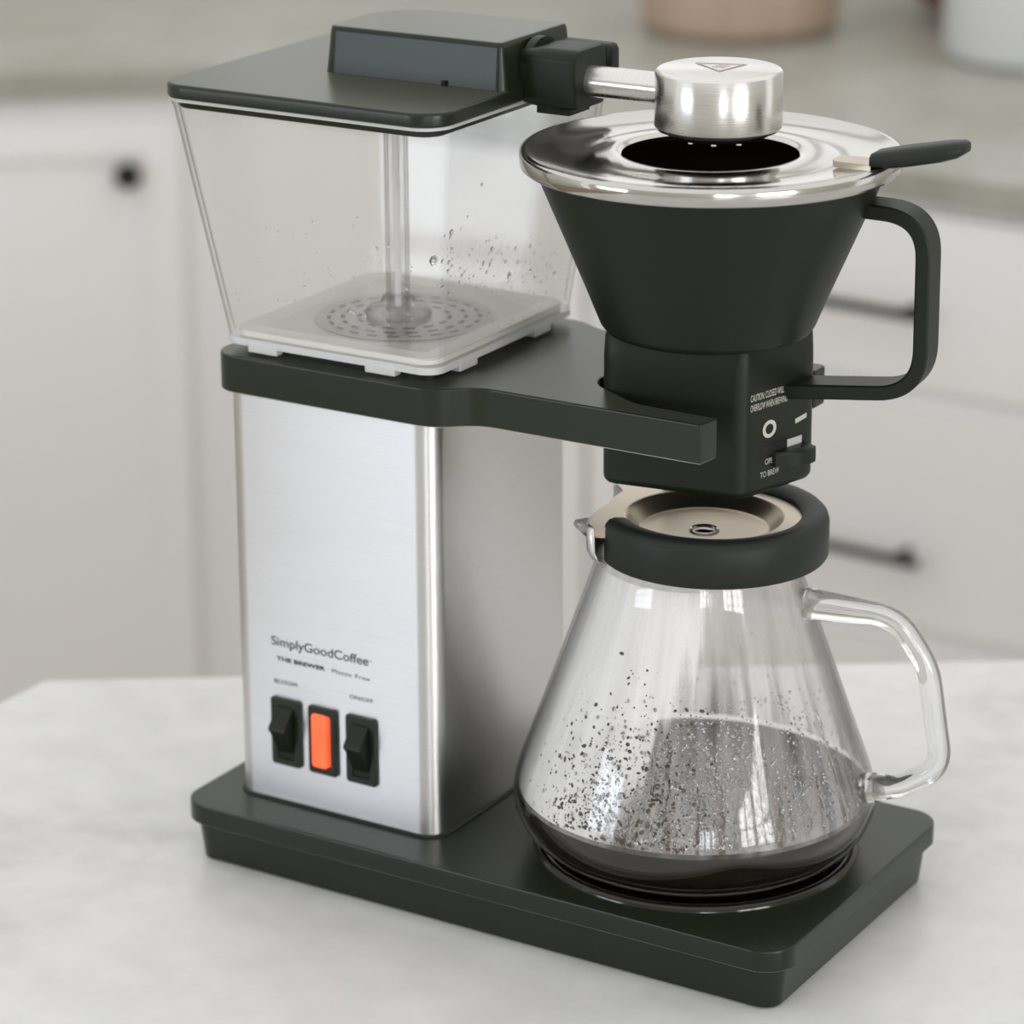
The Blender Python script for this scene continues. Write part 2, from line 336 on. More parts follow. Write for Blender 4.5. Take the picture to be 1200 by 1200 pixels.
window_wall('wall_front', 'x', -254, -260, 330, [(-205, -75, 0, 72), (180, 290, 0, 72)], 'x')
window('added_window_1', -254, -205, -75, 0, 72, 'x', 4, 3)
window('added_window_2', -254, 180, 290, 0, 72, 'x', 4, 3)
window_wall('wall_right', 'y', 254, -262, 150, [(-150, -40, 0, 72)], 'y')
window('added_window_3', 254, -150, -40, 0, 72, 'y', 4, 3)  # unseen window added on the right for light and reflections

# wall worktop: one slab following both runs
WT = [C0, ln(C0, AB, 190), ln(C0, AB, 190, 91.5), ln(C0, AB, -150, 91.5), ln(wl, 85, 140, -.5), ln(wl, 85, -40, -.5), ln(A1, -95, 40), A1]
WT = [C0, ln(C0, AB, 190), ln(C0, AB, 190, 91.5), ln(wl, 85, 142, -1), ln(wl, 85, -40, -1), ln(A1, -95, 40), A1]
tag(MB().prism(WT, [(-3.0, 0.15), (-2.8, 0), (-.2, 0), (0, .2)]).build('wall_worktop', marble_w, smooth=0, origin=(C0[0], C0[1], -3)),
    'grey marble worktop along the wall behind the brewer, carrying the pots', 'worktop')

def panel(mb, o, ang, s0, s1, z0, z1, back, front):   # box hanging on the face line through o; +front = out of the face
    p = [ln(o, ang, s0, -front), ln(o, ang, s1, -front), ln(o, ang, s1, -back), ln(o, ang, s0, -back)]
    mb.prism(p, [(z0, 0), (z1, 0)])
def shaker(name, parent, o, ang, s0, s1, z0, z1, fr, d0, d1, material):
    mb = MB(); panel(mb, o, ang, s0 + fr, s1 - fr, z0 + fr, z1 - fr, d0, d1 - .8)
    panel(mb, o, ang, s0, s0 + fr, z0, z1, d0, d1); panel(mb, o, ang, s1 - fr, s1, z0, z1, d0, d1)
    panel(mb, o, ang, s0 + fr, s1 - fr, z0, z0 + fr, d0, d1); panel(mb, o, ang, s0 + fr, s1 - fr, z1 - fr, z1, d0, d1)
    return mb.build(name, material, parent, 0)
# diagonal corner cabinet (left of the photo)
cabA = thing('corner_cabinet', (C0[0] - 20, C0[1] - 10, -91), 'white corner cabinet with one tall door and a round black knob, left of the brewer', 'cabinet')
def mitre(k): return (C0[0] + k * math.cos(R(107.5)) / math.cos(R(22.5)), C0[1] + k * math.sin(R(107.5)) / math.cos(R(22.5)))
body = MB(); body.prism([ln(C0, AA, -50, 2.2), mitre(2.2), mitre(50), ln(C0, AA, -50, 50)], [(-88, 0), (-3.05, 0)]); body.build('cabinet_body', white_l, cabA, 0)
doorA = shaker('door', cabA, C0, AA, -48, -3.0, -86, -5.5, 4.0, -2.2, -.8, white_l)
kx, ky = ln(C0, AA, -8.7, 1.4)
kb = MB(); kn = Vector((math.sin(R(AA)), -math.cos(R(AA)), 0)); base_k = Vector((*ln(C0, AA, -8.7, 1.4), -11.4))
prof = [(0.0, 0), (0.75, 0), (.7, .25), (.45, .5), (.45, 1.1), (1.1, 1.35), (1.45, 1.75), (1.45, 2.1), (1.15, 2.5), (.5, 2.7), (0.02, 2.72)]
X_ = Vector((0, 0, 1)); Y_ = kn.cross(X_)
kb.loft([[tuple(base_k + kn * h + (X_ * math.cos(2 * math.pi * i / 24) + Y_ * math.sin(2 * math.pi * i / 24)) * max(r_, .02)) for i in range(24)] for r_, h in prof])
kb.build('knob', black_metal, doorA)
# drawer cabinet on the right run
cabB = thing('drawer_cabinet', (*ln(C0, AB, 60, 20), -91), 'white drawer cabinet with black bar pulls, behind the carafe and basket handles', 'cabinet')
body = MB(); body.prism([mitre(2.2), ln(C0, AB, 189, 2.2), ln(C0, AB, 189, 58), mitre(58)], [(-88, 0), (-3.05, 0)]); body.build('cabinet_body', white_r, cabB, 0)
st = MB(); panel(st, C0, AB, .8, 4.6, -88, -3.1, -2.2, -1.7); st.build('corner_stile', white_r, cabB, 0)
pd = MB(); panel(pd, C0, AB, 5.2, 48.5, -86.5, -4.2, -2.2, -.9); pd.build('side_panel', white_r, cabB, 0)
for (s0, s1) in ((49.5, 101.5), (102.5, 150)):
    for (z0, z1) in ((-20.7, -4.2), (-44.5, -22.9), (-68.5, -46.7), (-86.5, -70.7)):
        d = MB(); panel(d, C0, AB, s0, s1, z0, z1, -2.2, -.9)
        dr = d.build('drawer', white_r, cabB, 0)
        zc = {-20.7: -13.1, -44.5: -37.0}.get(z0, z1 - 12)
        c = (s0 + s1) / 2 if s0 < 40 else ((s0 + s1) / 2 + 1.2)
        hl = 12.2
        h = MB()
        pr = [Vector((*ln(C0, AB, c - hl, -2.2), zc)), Vector((*ln(C0, AB, c + hl, -2.2), zc))]
        h.tube(pr, .5, 12)
        for e in (-1, 1): h.tube([Vector((*ln(C0, AB, c + e * (hl - 2.6), .95), zc)), Vector((*ln(C0, AB, c + e * (hl - 2.6), -2.2), zc))], .45, 10)
        h.build('handle', black_metal, dr)
# kitchen island
IC = (-20.3, 14.6)
ISL = [IC, ln(IC, 270, 150), (150, -135), (150, 80), ln(IC, 34, 110)]
tag(MB().prism(ISL, [(-3, .15), (-2.8, 0), (-.25, 0), (0, .25)]).build('island_worktop', marble_i, smooth=0, origin=(0, 0, -3)),
    'white marble island worktop under the coffee brewer', 'worktop')
ib = thing('island_cabinet', (60, -30, -91), 'white cabinet body carrying the marble island worktop', 'cabinet')
MB().prism(inset(ISL, 4), [(-81, 0), (-3.05, 0)]).build('cabinet_body', white_l, ib, 0)
MB().prism(inset(ISL, 10), [(-90.9, 0), (-81, 0)]).build('plinth', white_l, ib, 0)

# pots on the wall worktop
pc = (-77.6, 208.3)
bp_ = thing('planter', (pc[0], pc[1], 0), 'wide beige stoneware pot on the wall worktop, cut by the top edge', 'pot')
MB().lathe([(0.01, 0.02), (9.6, .02), (10.6, .5), (11.1, 1.6), (11.9, 14), (11.9, 14.4), (11.2, 14.4), (10.6, 3), (.01, 2.4)], pc, 72).build('pot', beige_pot, bp_)
MB().lathe([(0.01, 11.0), (11.15, 11.0), (11.1, 11.8), (5, 12.3), (.01, 12.5)], pc, 40).build('soil', grounds, bp_)
jc = (-42.0, 209.5)
jt = thing('ceramic_jar', (jc[0], jc[1], 0), 'white glazed ceramic canister on the wall worktop at the top right', 'jar')
MB().lathe([(0.01, .02), (9.2, .02), (10.1, .35), (10.4, 1.2), (10.6, 15), (9.6, 16), (9.2, 16), (9.3, 2), (.01, 1.2)], jc, 72).build('jar_body', white_pot, jt)
MB().lathe([(0.01, 17.6), (3, 17.5), (9.4, 16.7), (9.7, 16.05), (0.01, 16.05)], jc, 72).build('lid', white_pot, jt)
wc = (-56.5, 226.8)
wt_ = thing('wooden_bowl', (wc[0], wc[1], 0), 'reddish brown wooden bowl behind the white canister', 'bowl')
MB().lathe([(0.01, .02), (3.6, .02), (3.9, .5), (6.6, 1.8), (9.3, 5), (10.6, 9.5), (10.3, 9.6), (8.8, 5.2), (6.2, 2.5), (.01, 1.4)], wc, 72).build('bowl_body', wood, wt_)

# ============================================================ coffee brewer
br = thing('coffee_brewer', (16, 8.5, 0), 'steel and black drip coffee brewer with clear water tank, in the middle of the island', 'coffee maker')
# base: overhanging lip plate on a tapered tray
PB = rrect(0, 32, 0, 17.07, 1.5, 10)
b = MB().prism(PB, [(HB - 1.05, .38), (HB - 1.0, .05), (HB - .95, 0), (HB - .12, 0), (HB - .03, .03), (HB, .12)])
b.prism(PB, [(0.02, .75), (.12, .62), (HB - 1.02, .38)])
b.build('base_tray', plastic, br, 50)
HP = (23.35, 8.55)
hp = MB().lathe([(0.01, HB + .1), (6.9, HB + .1), (7.0, HB + .12), (7.12, HB + .26), (7.3, HB + .30), (7.45, HB + .22), (7.5, HB - .02), (.01, HB - .02)], HP, 128)
hp.build('hot_plate', gloss, br, 60)
# tower
TX0, TX1, TY0, TY1 = 1.8, 13.1, 2.4, 14.65
PT = rrect(TX0, TX1, TY0, TY1, 1.0, 10)
MB().prism(PT, [(HB + .12, 0), (23.3, 0)], False, False).build('steel_housing', steel, br, 30, origin=(7.45, 8.5, HB))
MB().prism(PT, [(HB - .02, -.16), (HB + .06, -.16), (HB + .14, -.02), (HB + .15, .06)]).build('gasket', rubber, br, 40)
# bracket plate: plate round the tower and a fork that holds the basket
D0, D1 = 23.2, 25.0
fork = [(1.35, 1.9), (13.4, 1.9), (15.0, 3.3), (26.05, 3.34), (26.2, 4.6), (22.0, 4.75), (18.9, 6.6), (18.9, 11.0), (21.5, 12.95), (26.65, 13.05), (26.65, 14.25), (15.0, 14.3), (13.4, 15.15), (1.35, 15.15)]
rad = [1.3, 2.2, 2.2, .12, .12, 2.5, 1.6, 1.6, 1.5, .12, .3, 2, 2, 1.3]
MB().prism(rpoly(fork, rad, 8), [(D0, .1), (D0 + .08, 0), (D1 - .1, 0), (D1 - .03, .03), (D1, .1)]).build('bracket_fork', plastic, br, 40)
# rocker switches and lamp, on the front face (y = TY0)
def box_y(mb, x0, x1, z0, z1, y0, y1, r_=.18, bev=.07):
    p = rrect(x0, x1, z0, z1, r_, 4)
    def ring(d, y): return [(x, y, z) for x, z in inset(p, d)]
    mb.loft([ring(0, y1), ring(0, y0 + bev), ring(bev * .4, y0 + bev * .25), ring(bev, y0)])
for nm, x0, x1 in (('rocker_switch', 4.0, 5.66), ('indicator_lamp', 6.12, 7.72), ('rocker_switch', 8.24, 9.92)):
    fr = MB(); Yf = TY0 - .22
    o0, o1, zz0, zz1 = x0 + .38, x1 - .30, 5.4, 8.1
    fr_out = rrect(x0, x1, 5.06, 8.46, .18, 4); fr_in = rrect(o0, o1, zz0, zz1, .12, 4)
    rg = lambda p, y: [(x, y, z) for x, z in p]
    fr.loft([rg(fr_out, TY0 + .05), rg(fr_out, Yf + .07), rg(inset(fr_out, .07), Yf), rg(fr_in, Yf), rg(inset(fr_in, .02), TY0 + .02)], True, True)
    fo = fr.build(nm, plastic, br, 30)
    if nm == 'indicator_lamp':
        l = MB(); box_y(l, x0 + .26, x1 - .46, 5.42, 8.12, Yf - .10, TY0, .2, .08); l.build('lamp_lens', lamp, fo, 40)
    else:
        k = MB(); yo = Yf
        prof = [(8.05, yo - .02), (7.95, yo - .12), (7.25, yo - .75), (7.1, yo - .78), (6.9, yo - .60), (5.75, yo + .04), (5.45, yo + .05)]
        k.loft([[(o0 + .04, y, z) for z, y in prof] + [(o0 + .04, TY0, 5.45), (o0 + .04, TY0, 8.05)],
                [(o1 - .04, y, z) for z, y in prof] + [(o1 - .04, TY0, 5.45), (o1 - .04, TY0, 8.05)]])
        k.build('rocker', matte, fo, 25)
fx, uz = (1, 0, 0), (0, 0, 1)
text('lettering', 'SimplyGoodCoffee', (4.05, TY0, 11.02), fx, uz, 5.45, .44, ink, br, .006, .015)
text('lettering', '™', (9.53, TY0, 11.2), fx, uz, .14, .1, ink, br, 0, .015)
text('lettering', 'THE BREWER', (4.32, TY0, 10.28), fx, uz, 2.75, .2, ink, br, .03, .015)
text('lettering', '·', (7.24, TY0, 10.30), fx, uz, .05, .2, ink, br, .0, .015)
text('lettering', 'Plastic Free', (7.45, TY0, 10.28), fx, uz, 2.1, .2, ink, br, -.005, .015)
text('lettering', 'BLOOM', (4.15, TY0, 9.12), fx, uz, 1.3, .2, ink, br, .0, .015)
text('lettering', 'ON/OFF', (8.43, TY0, 9.2), fx, uz, 1.3, .2, ink, br, .0, .015)

# ---- water tank
TB = (1.75, 13.2, 2.5, 14.9); TT = (.05, 14.6, .62, 16.45); ZB, ZT = 25.72, 36.9
def tring(t, d, r_=.8):
    a = [TB[k] + (TT[k] - TB[k]) * t for k in range(4)]
    return rrect(a[0] + d, a[1] - d, a[2] + d, a[3] - d, max(r_ - d + t * .5, .1), 8)
def ring3(t, d): z = ZB + (ZT - ZB) * t; return [(x, y, z) for x, y in tring(t, d)]
tk = MB(); TH = .22
outer = [ring3(t, 0) for t in (0, .25, .5, .75, .97)]
rim_o = [[(x, y, 36.9) for x, y in inset(tring(1, 0), -.12)], [(x, y, 37.0) for x, y in inset(tring(1, 0), -.12)]]
inner = [[(x, y, max(z, ZB + .3)) for x, y, z in ring3(t, TH)] for t in (1.0, .75, .5, .25, .02)]
botm = [[(x, y, ZB) for x, y in inset(tring(0, 0), .15)]]
tk.loft(botm + outer + rim_o + [[(x, y, 37.0) for x, y in tring(1, TH)]] + inner)
tank = tk.build('water_tank', tank_m, br, 40)
rm = MB(); pr_ = rrect(TT[0] - .1, TT[1] + .1, TT[2] - .1, TT[3] + .1, 1.35, 8)
milky = mat('milky_clear_plastic', (.86, .86, .87), .12, trans=.35, ior=1.4)
rm.loft([[(x, y, z) for x, y in inset(pr_, d)] for z, d in ((36.84, .3), (36.84, 0), (36.97, 0), (36.97, .3))], False, False)
rm.build('tank_rim', milky, tank, 40)
# white base frame seen through the wall, with clips
fb = MB()
po = rrect(2.0, 12.98, 2.72, 14.68, 1.02, 6); pi_ = rrect(4.0, 11.3, 4.5, 12.6, .5, 6)
fb.loft([[(x, y, 25.75) for x, y in po], [(x, y, 26.05) for x, y in po], [(x, y, 26.05) for x, y in inset(po, .85)], [(x, y, 25.90) for x, y in pi_]], True, True)
fb.build('tank_floor', frost, tank, 40)
lf = MB()
highlight_w = mat('white_tube_highlight', (.92, .92, .92), .15)
lo = rrect(1.68, 13.28, 2.42, 14.98, .9, 8); li = rrect(2.6, 12.6, 3.1, 14.0, .5, 8)
lf.loft([[(x, y, 25.42) for x, y in li], [(x, y, 25.42) for x, y in lo], [(x, y, 25.74) for x, y in lo], [(x, y, 25.74) for x, y in li]], False, False)
for x0 in (3.2, 9.6): lf.box(x0, x0 + 1.6, 2.38, 2.9, 25.14, 25.6, .05)
for y0 in (4.5, 11): lf.box(12.8, 13.31, y0, y0 + 1.5, 25.14, 25.6, .05)
lf.build('tank_foot_frame', milky, tank, 40)
MB().prism(rrect(2.5, 12.7, 3.0, 14.1, .6, 6), [(24.95, 0), (25.40, 0)]).build('tank_seat', matte, br, 40)
sl = MB()
for rr, cnt, off in ((2.1, 14, 0), (2.85, 18, 10), (3.5, 22, 0)):
    for i in range(cnt):
        a = 2 * math.pi * i / cnt + R(off); c = Vector((7.7 + rr * math.cos(a), 8.6 + rr * math.sin(a), 25.97)); t = Vector((-math.sin(a), math.cos(a), 0)); q = Vector((math.cos(a), math.sin(a), 0))
        sl.add([tuple(c + t * .28 * sa + q * .095 * sb + Vector((0, 0, .0))) for sa, sb in ((-1, -1), (1, -1), (1, 1), (-1, 1))] , [(0, 1, 2, 3)])
so = sl.build('strainer_slots', slot_m, tank, 0)
MB().lathe([(0.01, 25.94), (4.1, 25.94), (4.15, 25.99), (3.95, 25.985), (3.9, 25.955), (.01, 25.955)], (7.7, 8.6), 64).build('strainer_disc', mat('beige_strainer', (.58, .55, .49), .3), tank, 40)
so['kind'] = 'stuff'
MB().lathe([(.42, 26.2), (.42, 37.4), (.55, 37.4), (.55, 26.2)], (7.3, 8.7), 40, closed=True).build('riser_tube', tube_m, tank, 60)
MB().lathe([(.16, 26.4), (.16, 37.4), (.01, 37.4)], (7.3, 8.7), 20).build('tube_highlight_rod', highlight_w, tank, 60)  # white rod added as the bright highlight of the clear tube
MB().lathe([(.01, 25.97), (1.5, 25.97), (1.55, 26.1), (1.5, 26.3), (.9, 26.5), (.72, 26.9), (.56, 27.0), (.01, 27.0)], (7.3, 8.7), 48).build('tube_collar', tube_m, tank, 60)
# droplets on the tank walls (side wall x+, front wall y-)
dm = MB()
def wall_x(y, z, off=-.0):
    t = (z - ZB) / (ZT - ZB); return TB[1] + (TT[1] - TB[1]) * t - TH + off
def wall_y(z, off=0):
    t = (z - ZB) / (ZT - ZB); return TB[2] + (TT[2] - TB[2]) * t + TH + off
def drop(mb, p, nrm, r_, el=1.2):
    nrm = Vector(nrm).normalized(); Y = Vector((0, 0, 1)); Y = (Y - nrm * Y.dot(nrm)).normalized(); X = Y.cross(nrm)
    mb.ico(p, (X * r_, Y * r_ * el, nrm * r_ * .55))
for _ in range(170):
    y = rnd.uniform(2.5, 14.5); z = 30.6 - .28 * (y - 2) + rnd.gauss(0, 1.0); r_ = rnd.choice([.03, .035, .04, .05, .06, .09])
    drop(dm, (wall_x(y, z), y, z), (-1, 0, .13), r_)
for y, z, r_ in ((1.9, 30.9, .26), (3.2, 31.9, .14), (6.9, 30.3, .13), (8.7, 28.6, .16), (5.4, 33.6, .1), (10.6, 28.4, .13), (13.0, 27.7, .16)):
    drop(dm, (wall_x(y, z), y, z), (-1, 0, .13), r_, 1.0)
for _ in range(60):
    x = rnd.uniform(2.5, 12.5); z = rnd.uniform(27.5, 32.5); drop(dm, (x, wall_y(z), z), (0, 1, .13), rnd.choice([.03, .04, .05, .08]))
tag(dm.build('water_droplets', water, tank, 60), kind='stuff')
# ---- tank lid with hump
LX0, LX1, LY0, LY1 = -.09, 14.82, .38, 16.7
PL = rrect(LX0, LX1, LY0, LY1, 1.5, 10)
l = MB().prism(PL, [(36.98, .12), (37.03, .03), (37.1, 0), (37.5, 0), (37.6, .04), (37.65, .14)])
lid = l.build('tank_lid', plastic, br, 50)
MB().prism(inset(PL, .44), [(36.5, .12), (36.58, .05), (36.99, 0)]).build('lid_skirt', matte, lid, 50)
hm = rpoly([(5.1, 6.0), (14.72, 6.0), (14.72, 12.35), (4.9, 12.0)], [.8, .45, .6, 3.0], 10)
MB().prism(hm, [(37.6, -.06), (37.7, 0), (39.5, .2), (39.64, .23), (39.73, .29), (39.76, .38)]).build('lid_hump', plastic, lid, 35)
sn = MB(); sn.box(11.6, 11.8, 5.86, 6.05, 37.6, 37.9); sn.build('lid_catch', matte, lid, 0)
# ---- spray arm and shower head
AY = 8.85
ar = MB()
def ring_x(x, poly): return [(x, y, z) for y, z in poly]
cp = rrect(7.35, 10.3, 36.75, 39.45, .55, 6)
ar.loft([ring_x(14.6, inset(cp, .18)), ring_x(15.3, inset(cp, .06)), ring_x(15.8, cp), ring_x(17.25, cp), ring_x(17.45, inset(cp, .06)), ring_x(17.5, inset(cp, .2))])
arm = ar.build('arm_socket', matte, br, 50)
sc_ = MB(); sc_.box(14.8, 17.6, 10.3, 11.35, 37.6, 39.3, .3); sc_.box(15.2, 16.9, 8.0, 9.8, 36.45, 36.8, .05); sc_.build('socket_clip', matte, arm, 50)
MB().tube([(14.7, AY, 38.25), (15.1, AY, 38.25)], 1.45, 40).build('socket_collar', matte, arm, 50)
MB().tube([(17.2, AY, 37.95), (20, AY, 37.95), (22.0, AY, 37.95)], .70, 40).build('steel_pipe', steel_x, br, 60, origin=(17.2, AY, 37.95))
HC = (23.72, 8.95); HR = 2.76
hd = MB().lathe([(0.01, 36.45), (HR - .25, 36.45), (HR - .1, 36.5), (HR, 36.66), (HR - .02, 38.95), (HR - .1, 39.06), (HR - .22, 39.1), (.01, 39.12)], HC, 128)
head = hd.build('shower_head', steel_v, br, 50, origin=(HC[0], HC[1], 36.4))
MB().lathe([(.01, 36.2), (2.05, 36.2), (2.25, 36.3), (2.35, 36.46), (.01, 36.46)], HC, 64).build('spray_disc', gloss, head, 50)
nz = MB()
for i in range(9):
    a = 2 * math.pi * i / 9 + .2; nz.lathe([(.01, 36.0), (.12, 36.02), (.14, 36.21), (.01, 36.21)], (HC[0] + 1.6 * math.cos(a), HC[1] + 1.6 * math.sin(a)), 10)
tag(nz.build('spray_nozzles', clear, head, 60), kind='stuff')
# etched triangle on top
def flat_poly_ring(outer_, inner_, z, name, material, parent):
    mb = MB(); mb.loft([[(x, y, z) for x, y in outer_], [(x, y, z) for x, y in inner_]], False, False); return mb.build(name, material, parent, 0)
tri = [(24.17, 8.1), (24.45, 10.2), (22.3, 9.4)]
cx_ = sum(p[0] for p in tri) / 3; cy_ = sum(p[1] for p in tri) / 3
sh = lambda k: [(cx_ + (x - cx_) * k, cy_ + (y - cy_) * k) for x, y in tri]
mb = MB(); mb.loft([[(x, y, 39.128) for x, y in sh(1)], [(x, y, 39.128) for x, y in sh(.80)]], False, False)
mb.build('etched_mark', bronze, head, 0)
mb = MB(); ux, uy = Vector((.992, .13, 0)), Vector((-.5, .866, 0))
ux = (Vector((*tri[1], 0)) - Vector((*tri[0], 0))).normalized(); uy = Vector((-ux.y, ux.x, 0))
for k in (-1, 0, 1):      # three wavy heat lines inside the triangle
    c_ = Vector((cx_, cy_, 39.135)) + ux * (.24 * k); L_ = []; R_ = []
    for q in range(13):
        t = q / 12; w_ = .05 * math.sin(t * 2 * math.pi); p_ = c_ + uy * (t * .62 - .36) + ux * w_
        L_.append(tuple(p_ - ux * .035)); R_.append(tuple(p_ + ux * .035))
    mb.loft([L_, R_], False, False, False)
mb.build('etched_mark', bronze, head, 0)

# ============================================================ filter basket
RX = (23.45, 8.78)
fbk = thing('filter_basket', (RX[0], RX[1], 20.6), 'matt black conical filter basket with side handle, held in the fork above the carafe', 'filter basket')
quad = rpoly([(19.6, 5.75), (26.35, 6.7), (27.55, 11.5), (23.6, 13.0), (19.4, 12.2)], [.75, .8, .7, .8, .9], 8)
N_ = 120
def circ_pts(r_, z, n=N_): return [(RX[0] + r_ * math.cos(2 * math.pi * i / n), RX[1] + r_ * math.sin(2 * math.pi * i / n), z) for i in range(n)]
def quad_polar(d, z, n=N_):
    q = inset(quad, d); out = []
    for i in range(n):
        a = 2 * math.pi * i / n; dx, dy = math.cos(a), math.sin(a); best = None
        for k in range(len(q)):
            x1, y1 = q[k - 1][0] - RX[0], q[k - 1][1] - RX[1]; x2, y2 = q[k][0] - RX[0], q[k][1] - RX[1]
            ex, ey = x2 - x1, y2 - y1; den = dx * ey - dy * ex
            if abs(den) < 1e-9: continue
            t = (x1 * ey - y1 * ex) / den; s_ = (x1 * dy - y1 * dx) / den
            if t > 0 and -1e-6 <= s_ <= 1 + 1e-6 and (best is None or t < best): best = t
        out.append((RX[0] + dx * best, RX[1] + dy * best, z))
    return out
def blend(a, b, t): return [tuple(Vector(p).lerp(Vector(q), t)) for p, q in zip(a, b)]
bd = MB()
bd.loft([quad_polar(.5, 20.62), quad_polar(.15, 20.68), quad_polar(.02, 20.85), quad_polar(0, 21.0), quad_polar(0, 24), quad_polar(0, 26.4), quad_polar(.05, 27.4), quad_polar(.5, 28.2)])
bd.loft([circ_pts(3.2, 27.5), circ_pts(4.2, 27.55), circ_pts(4.52, 27.68), circ_pts(4.72, 27.95), circ_pts(5.35, 29.5), circ_pts(7.5, 34.6), circ_pts(7.62, 34.85), circ_pts(7.45, 34.85),
         circ_pts(7.3, 34.5), circ_pts(5.15, 29.5), circ_pts(4.2, 27.6)], True, True)
body = bd.build('basket_body', matte, fbk, 32)
MB().lathe([(.01, 19.9), (1.2, 19.9), (1.3, 20.2), (1.6, 20.64), (.01, 20.64)], (22.3, 9.8), 48).build('drip_nozzle', matte, fbk, 50)
MB().lathe([(0.01, 30.0), (5.0, 30.0), (7.2, 34.4), (7.15, 34.45), (4.9, 30.2), (.01, 30.2)], RX, 64).build('basket_lining', dark_in, fbk, 60)
# handle (flat bar loop)
PH = 7
hv = Vector((math.cos(R(PH)), math.sin(R(PH)), 0)); hs = Vector((-hv.y, hv.x, 0))
def hpnt(p, z): return Vector((RX[0], RX[1], 0)) + hv * p + hs * .98 + Vector((0, 0, z))
path = roundpath([hpnt(6.2, 33.45), hpnt(9.55, 33.35), hpnt(9.6, 25.65), hpnt(3.6, 25.05)], [1.9, 2.1], 12)
sec = [(-.33, -.76), (-.33, .76), (-.25, .84), (.25, .84), (.33, .76), (.33, -.76), (.25, -.84), (-.25, -.84)]
MB().ribbon(path, hs, sec).build('handle', matte, fbk, 35)
# printed face of the basket
P2 = Vector((26.35, 6.7)); e_ = (Vector((27.55, 11.5)) - P2).normalized(); fd = (e_.x, e_.y, 0)
fn = Vector((e_.y, -e_.x, 0))
def fp(s_, z, out=0): return (P2.x + e_.x * s_ + fn.x * out, P2.y + e_.y * s_ + fn.y * out, z)
text('lettering', 'CAUTION: CLOSED WILL', fp(.42, 25.07), fd, uz, 2.2, .30, greyink, fbk, .005, .02)
text('lettering', 'OVERFLOW WHEN BREWING', fp(.42, 24.62), fd, uz, 2.42, .30, greyink, fbk, .005, .02)
text('lettering', 'OPEN', fp(1.45, 22.0), fd, uz, .72, .26, greyink, fbk, .0, .02)
text('lettering', 'TO BREW', fp(1.15, 21.45), fd, uz, 1.25, .26, greyink, fbk, .0, .02)
mk = MB(); n = 40
mk.loft([[fp(1.7 + .45 * rr * math.cos(2 * math.pi * i / n), 23.6 + .40 * rr * math.sin(2 * math.pi * i / n), .02) for i in range(n)] for rr in (1, .58)], False, False)
mk.build('closed_mark', greyink, fbk, 0)
MB().add([fp(3.42, 23.45, .02), fp(4.18, 23.58, .02), fp(4.18, 23.80, .02), fp(3.42, 23.67, .02)], [(0, 1, 2, 3)]).build('open_mark', greyink, fbk, 0)
def fbox(mb, s0, s1, z0, z1, o0, o1): mb.add([fp(s_, z, o) for o in (o0, o1) for s_, z in ((s0, z0), (s1, z0), (s1, z1), (s0, z1))], [(0, 3, 2, 1), (4, 5, 6, 7), (0, 1, 5, 4), (1, 2, 6, 5), (2, 3, 7, 6), (3, 0, 4, 7)])
sm = MB(); fbox(sm, 1.15, 4.2, 22.42, 22.86, -.4, .012); sm.build('slider_slot', slot_m, fbk, 0)
sm = MB(); fbox(sm, 2.9, 3.85, 22.5, 22.84, .0, .05); sm.build('slider_plate', mat('grey_slider', (.55, .55, .55), .35), fbk, 0)
lv = MB()
lo_ = [(1.9, 0), (1.95, .2), (2.3, .55), (2.7, .85), (3.4, 1.0), (3.75, .95), (4.0, .75), (4.1, .4), (4.1, 0)]
lv.loft([[fp(s_, z, o * 1.0) for s_, o in lo_] for z in (21.85,)] + [[fp(s_, z, o) for s_, o in lo_] for z in (22.35, 22.45)] + [[fp(2.2 + (s_ - 2.2) * .95, 22.5, o * .93) for s_, o in lo_]])
lv.build('flow_lever', matte, fbk, 30)
# steel cover with tab
cv = thing('basket_cover', (RX[0], RX[1], 34.9), 'polished steel ring cover with black tab lying on the filter basket', 'lid')
MB().lathe([(7.7, 34.86), (8.12, 34.88), (8.22, 34.96), (8.25, 35.5), (8.2, 35.62), (8.1, 35.68), (7.95, 35.66), (7.6, 35.5), (5.6, 35.36), (5.3, 35.42), (4.3, 35.52), (3.95, 35.50), (3.83, 35.40), (3.83, 35.2), (4.0, 35.3), (5.5, 35.2), (7.5, 35.3), (7.7, 35.2)], RX, 144, closed=True).build('cover_ring', steel_p, cv, 50)
TA = 4
tv = Vector((math.cos(R(TA)), math.sin(R(TA)), 0)); tsd = Vector((-tv.y, tv.x, 0))
def tp(p, z, s_=0): return Vector((RX[0], RX[1], 0)) + tv * p + tsd * s_ + Vector((0, 0, z))
g = MB()
rings = []
for p, z, hw, hh in ((7.5, 35.85, .6, .15), (7.55, 35.9, .78, .3), (8.2, 36.0, .85, .36), (9.2, 36.2, .88, .38), (10.6, 36.5, .86, .36), (11.3, 36.66, .72, .3), (11.55, 36.72, .45, .2)):
    rings.append([tuple(tp(p, z + b * hh, a * hw)) for a, b in ((-1, -.5), (-.75, -1), (.75, -1), (1, -.5), (1, .5), (.75, 1), (-.75, 1), (-1, .5))])
g.loft(rings); tabo = g.build('tab_grip', rubber, cv, 60)
t2 = MB(); t2.loft([[tuple(tp(p, z, a * hw)) for a, z in ((-1, 35.5), (1, 35.5), (1, 35.75), (-1, 35.75))] for p, hw in ((5.75, .3), (5.95, .62), (7.6, .72))])
t2.build('tab_tongue', steel_b, tabo, 40)

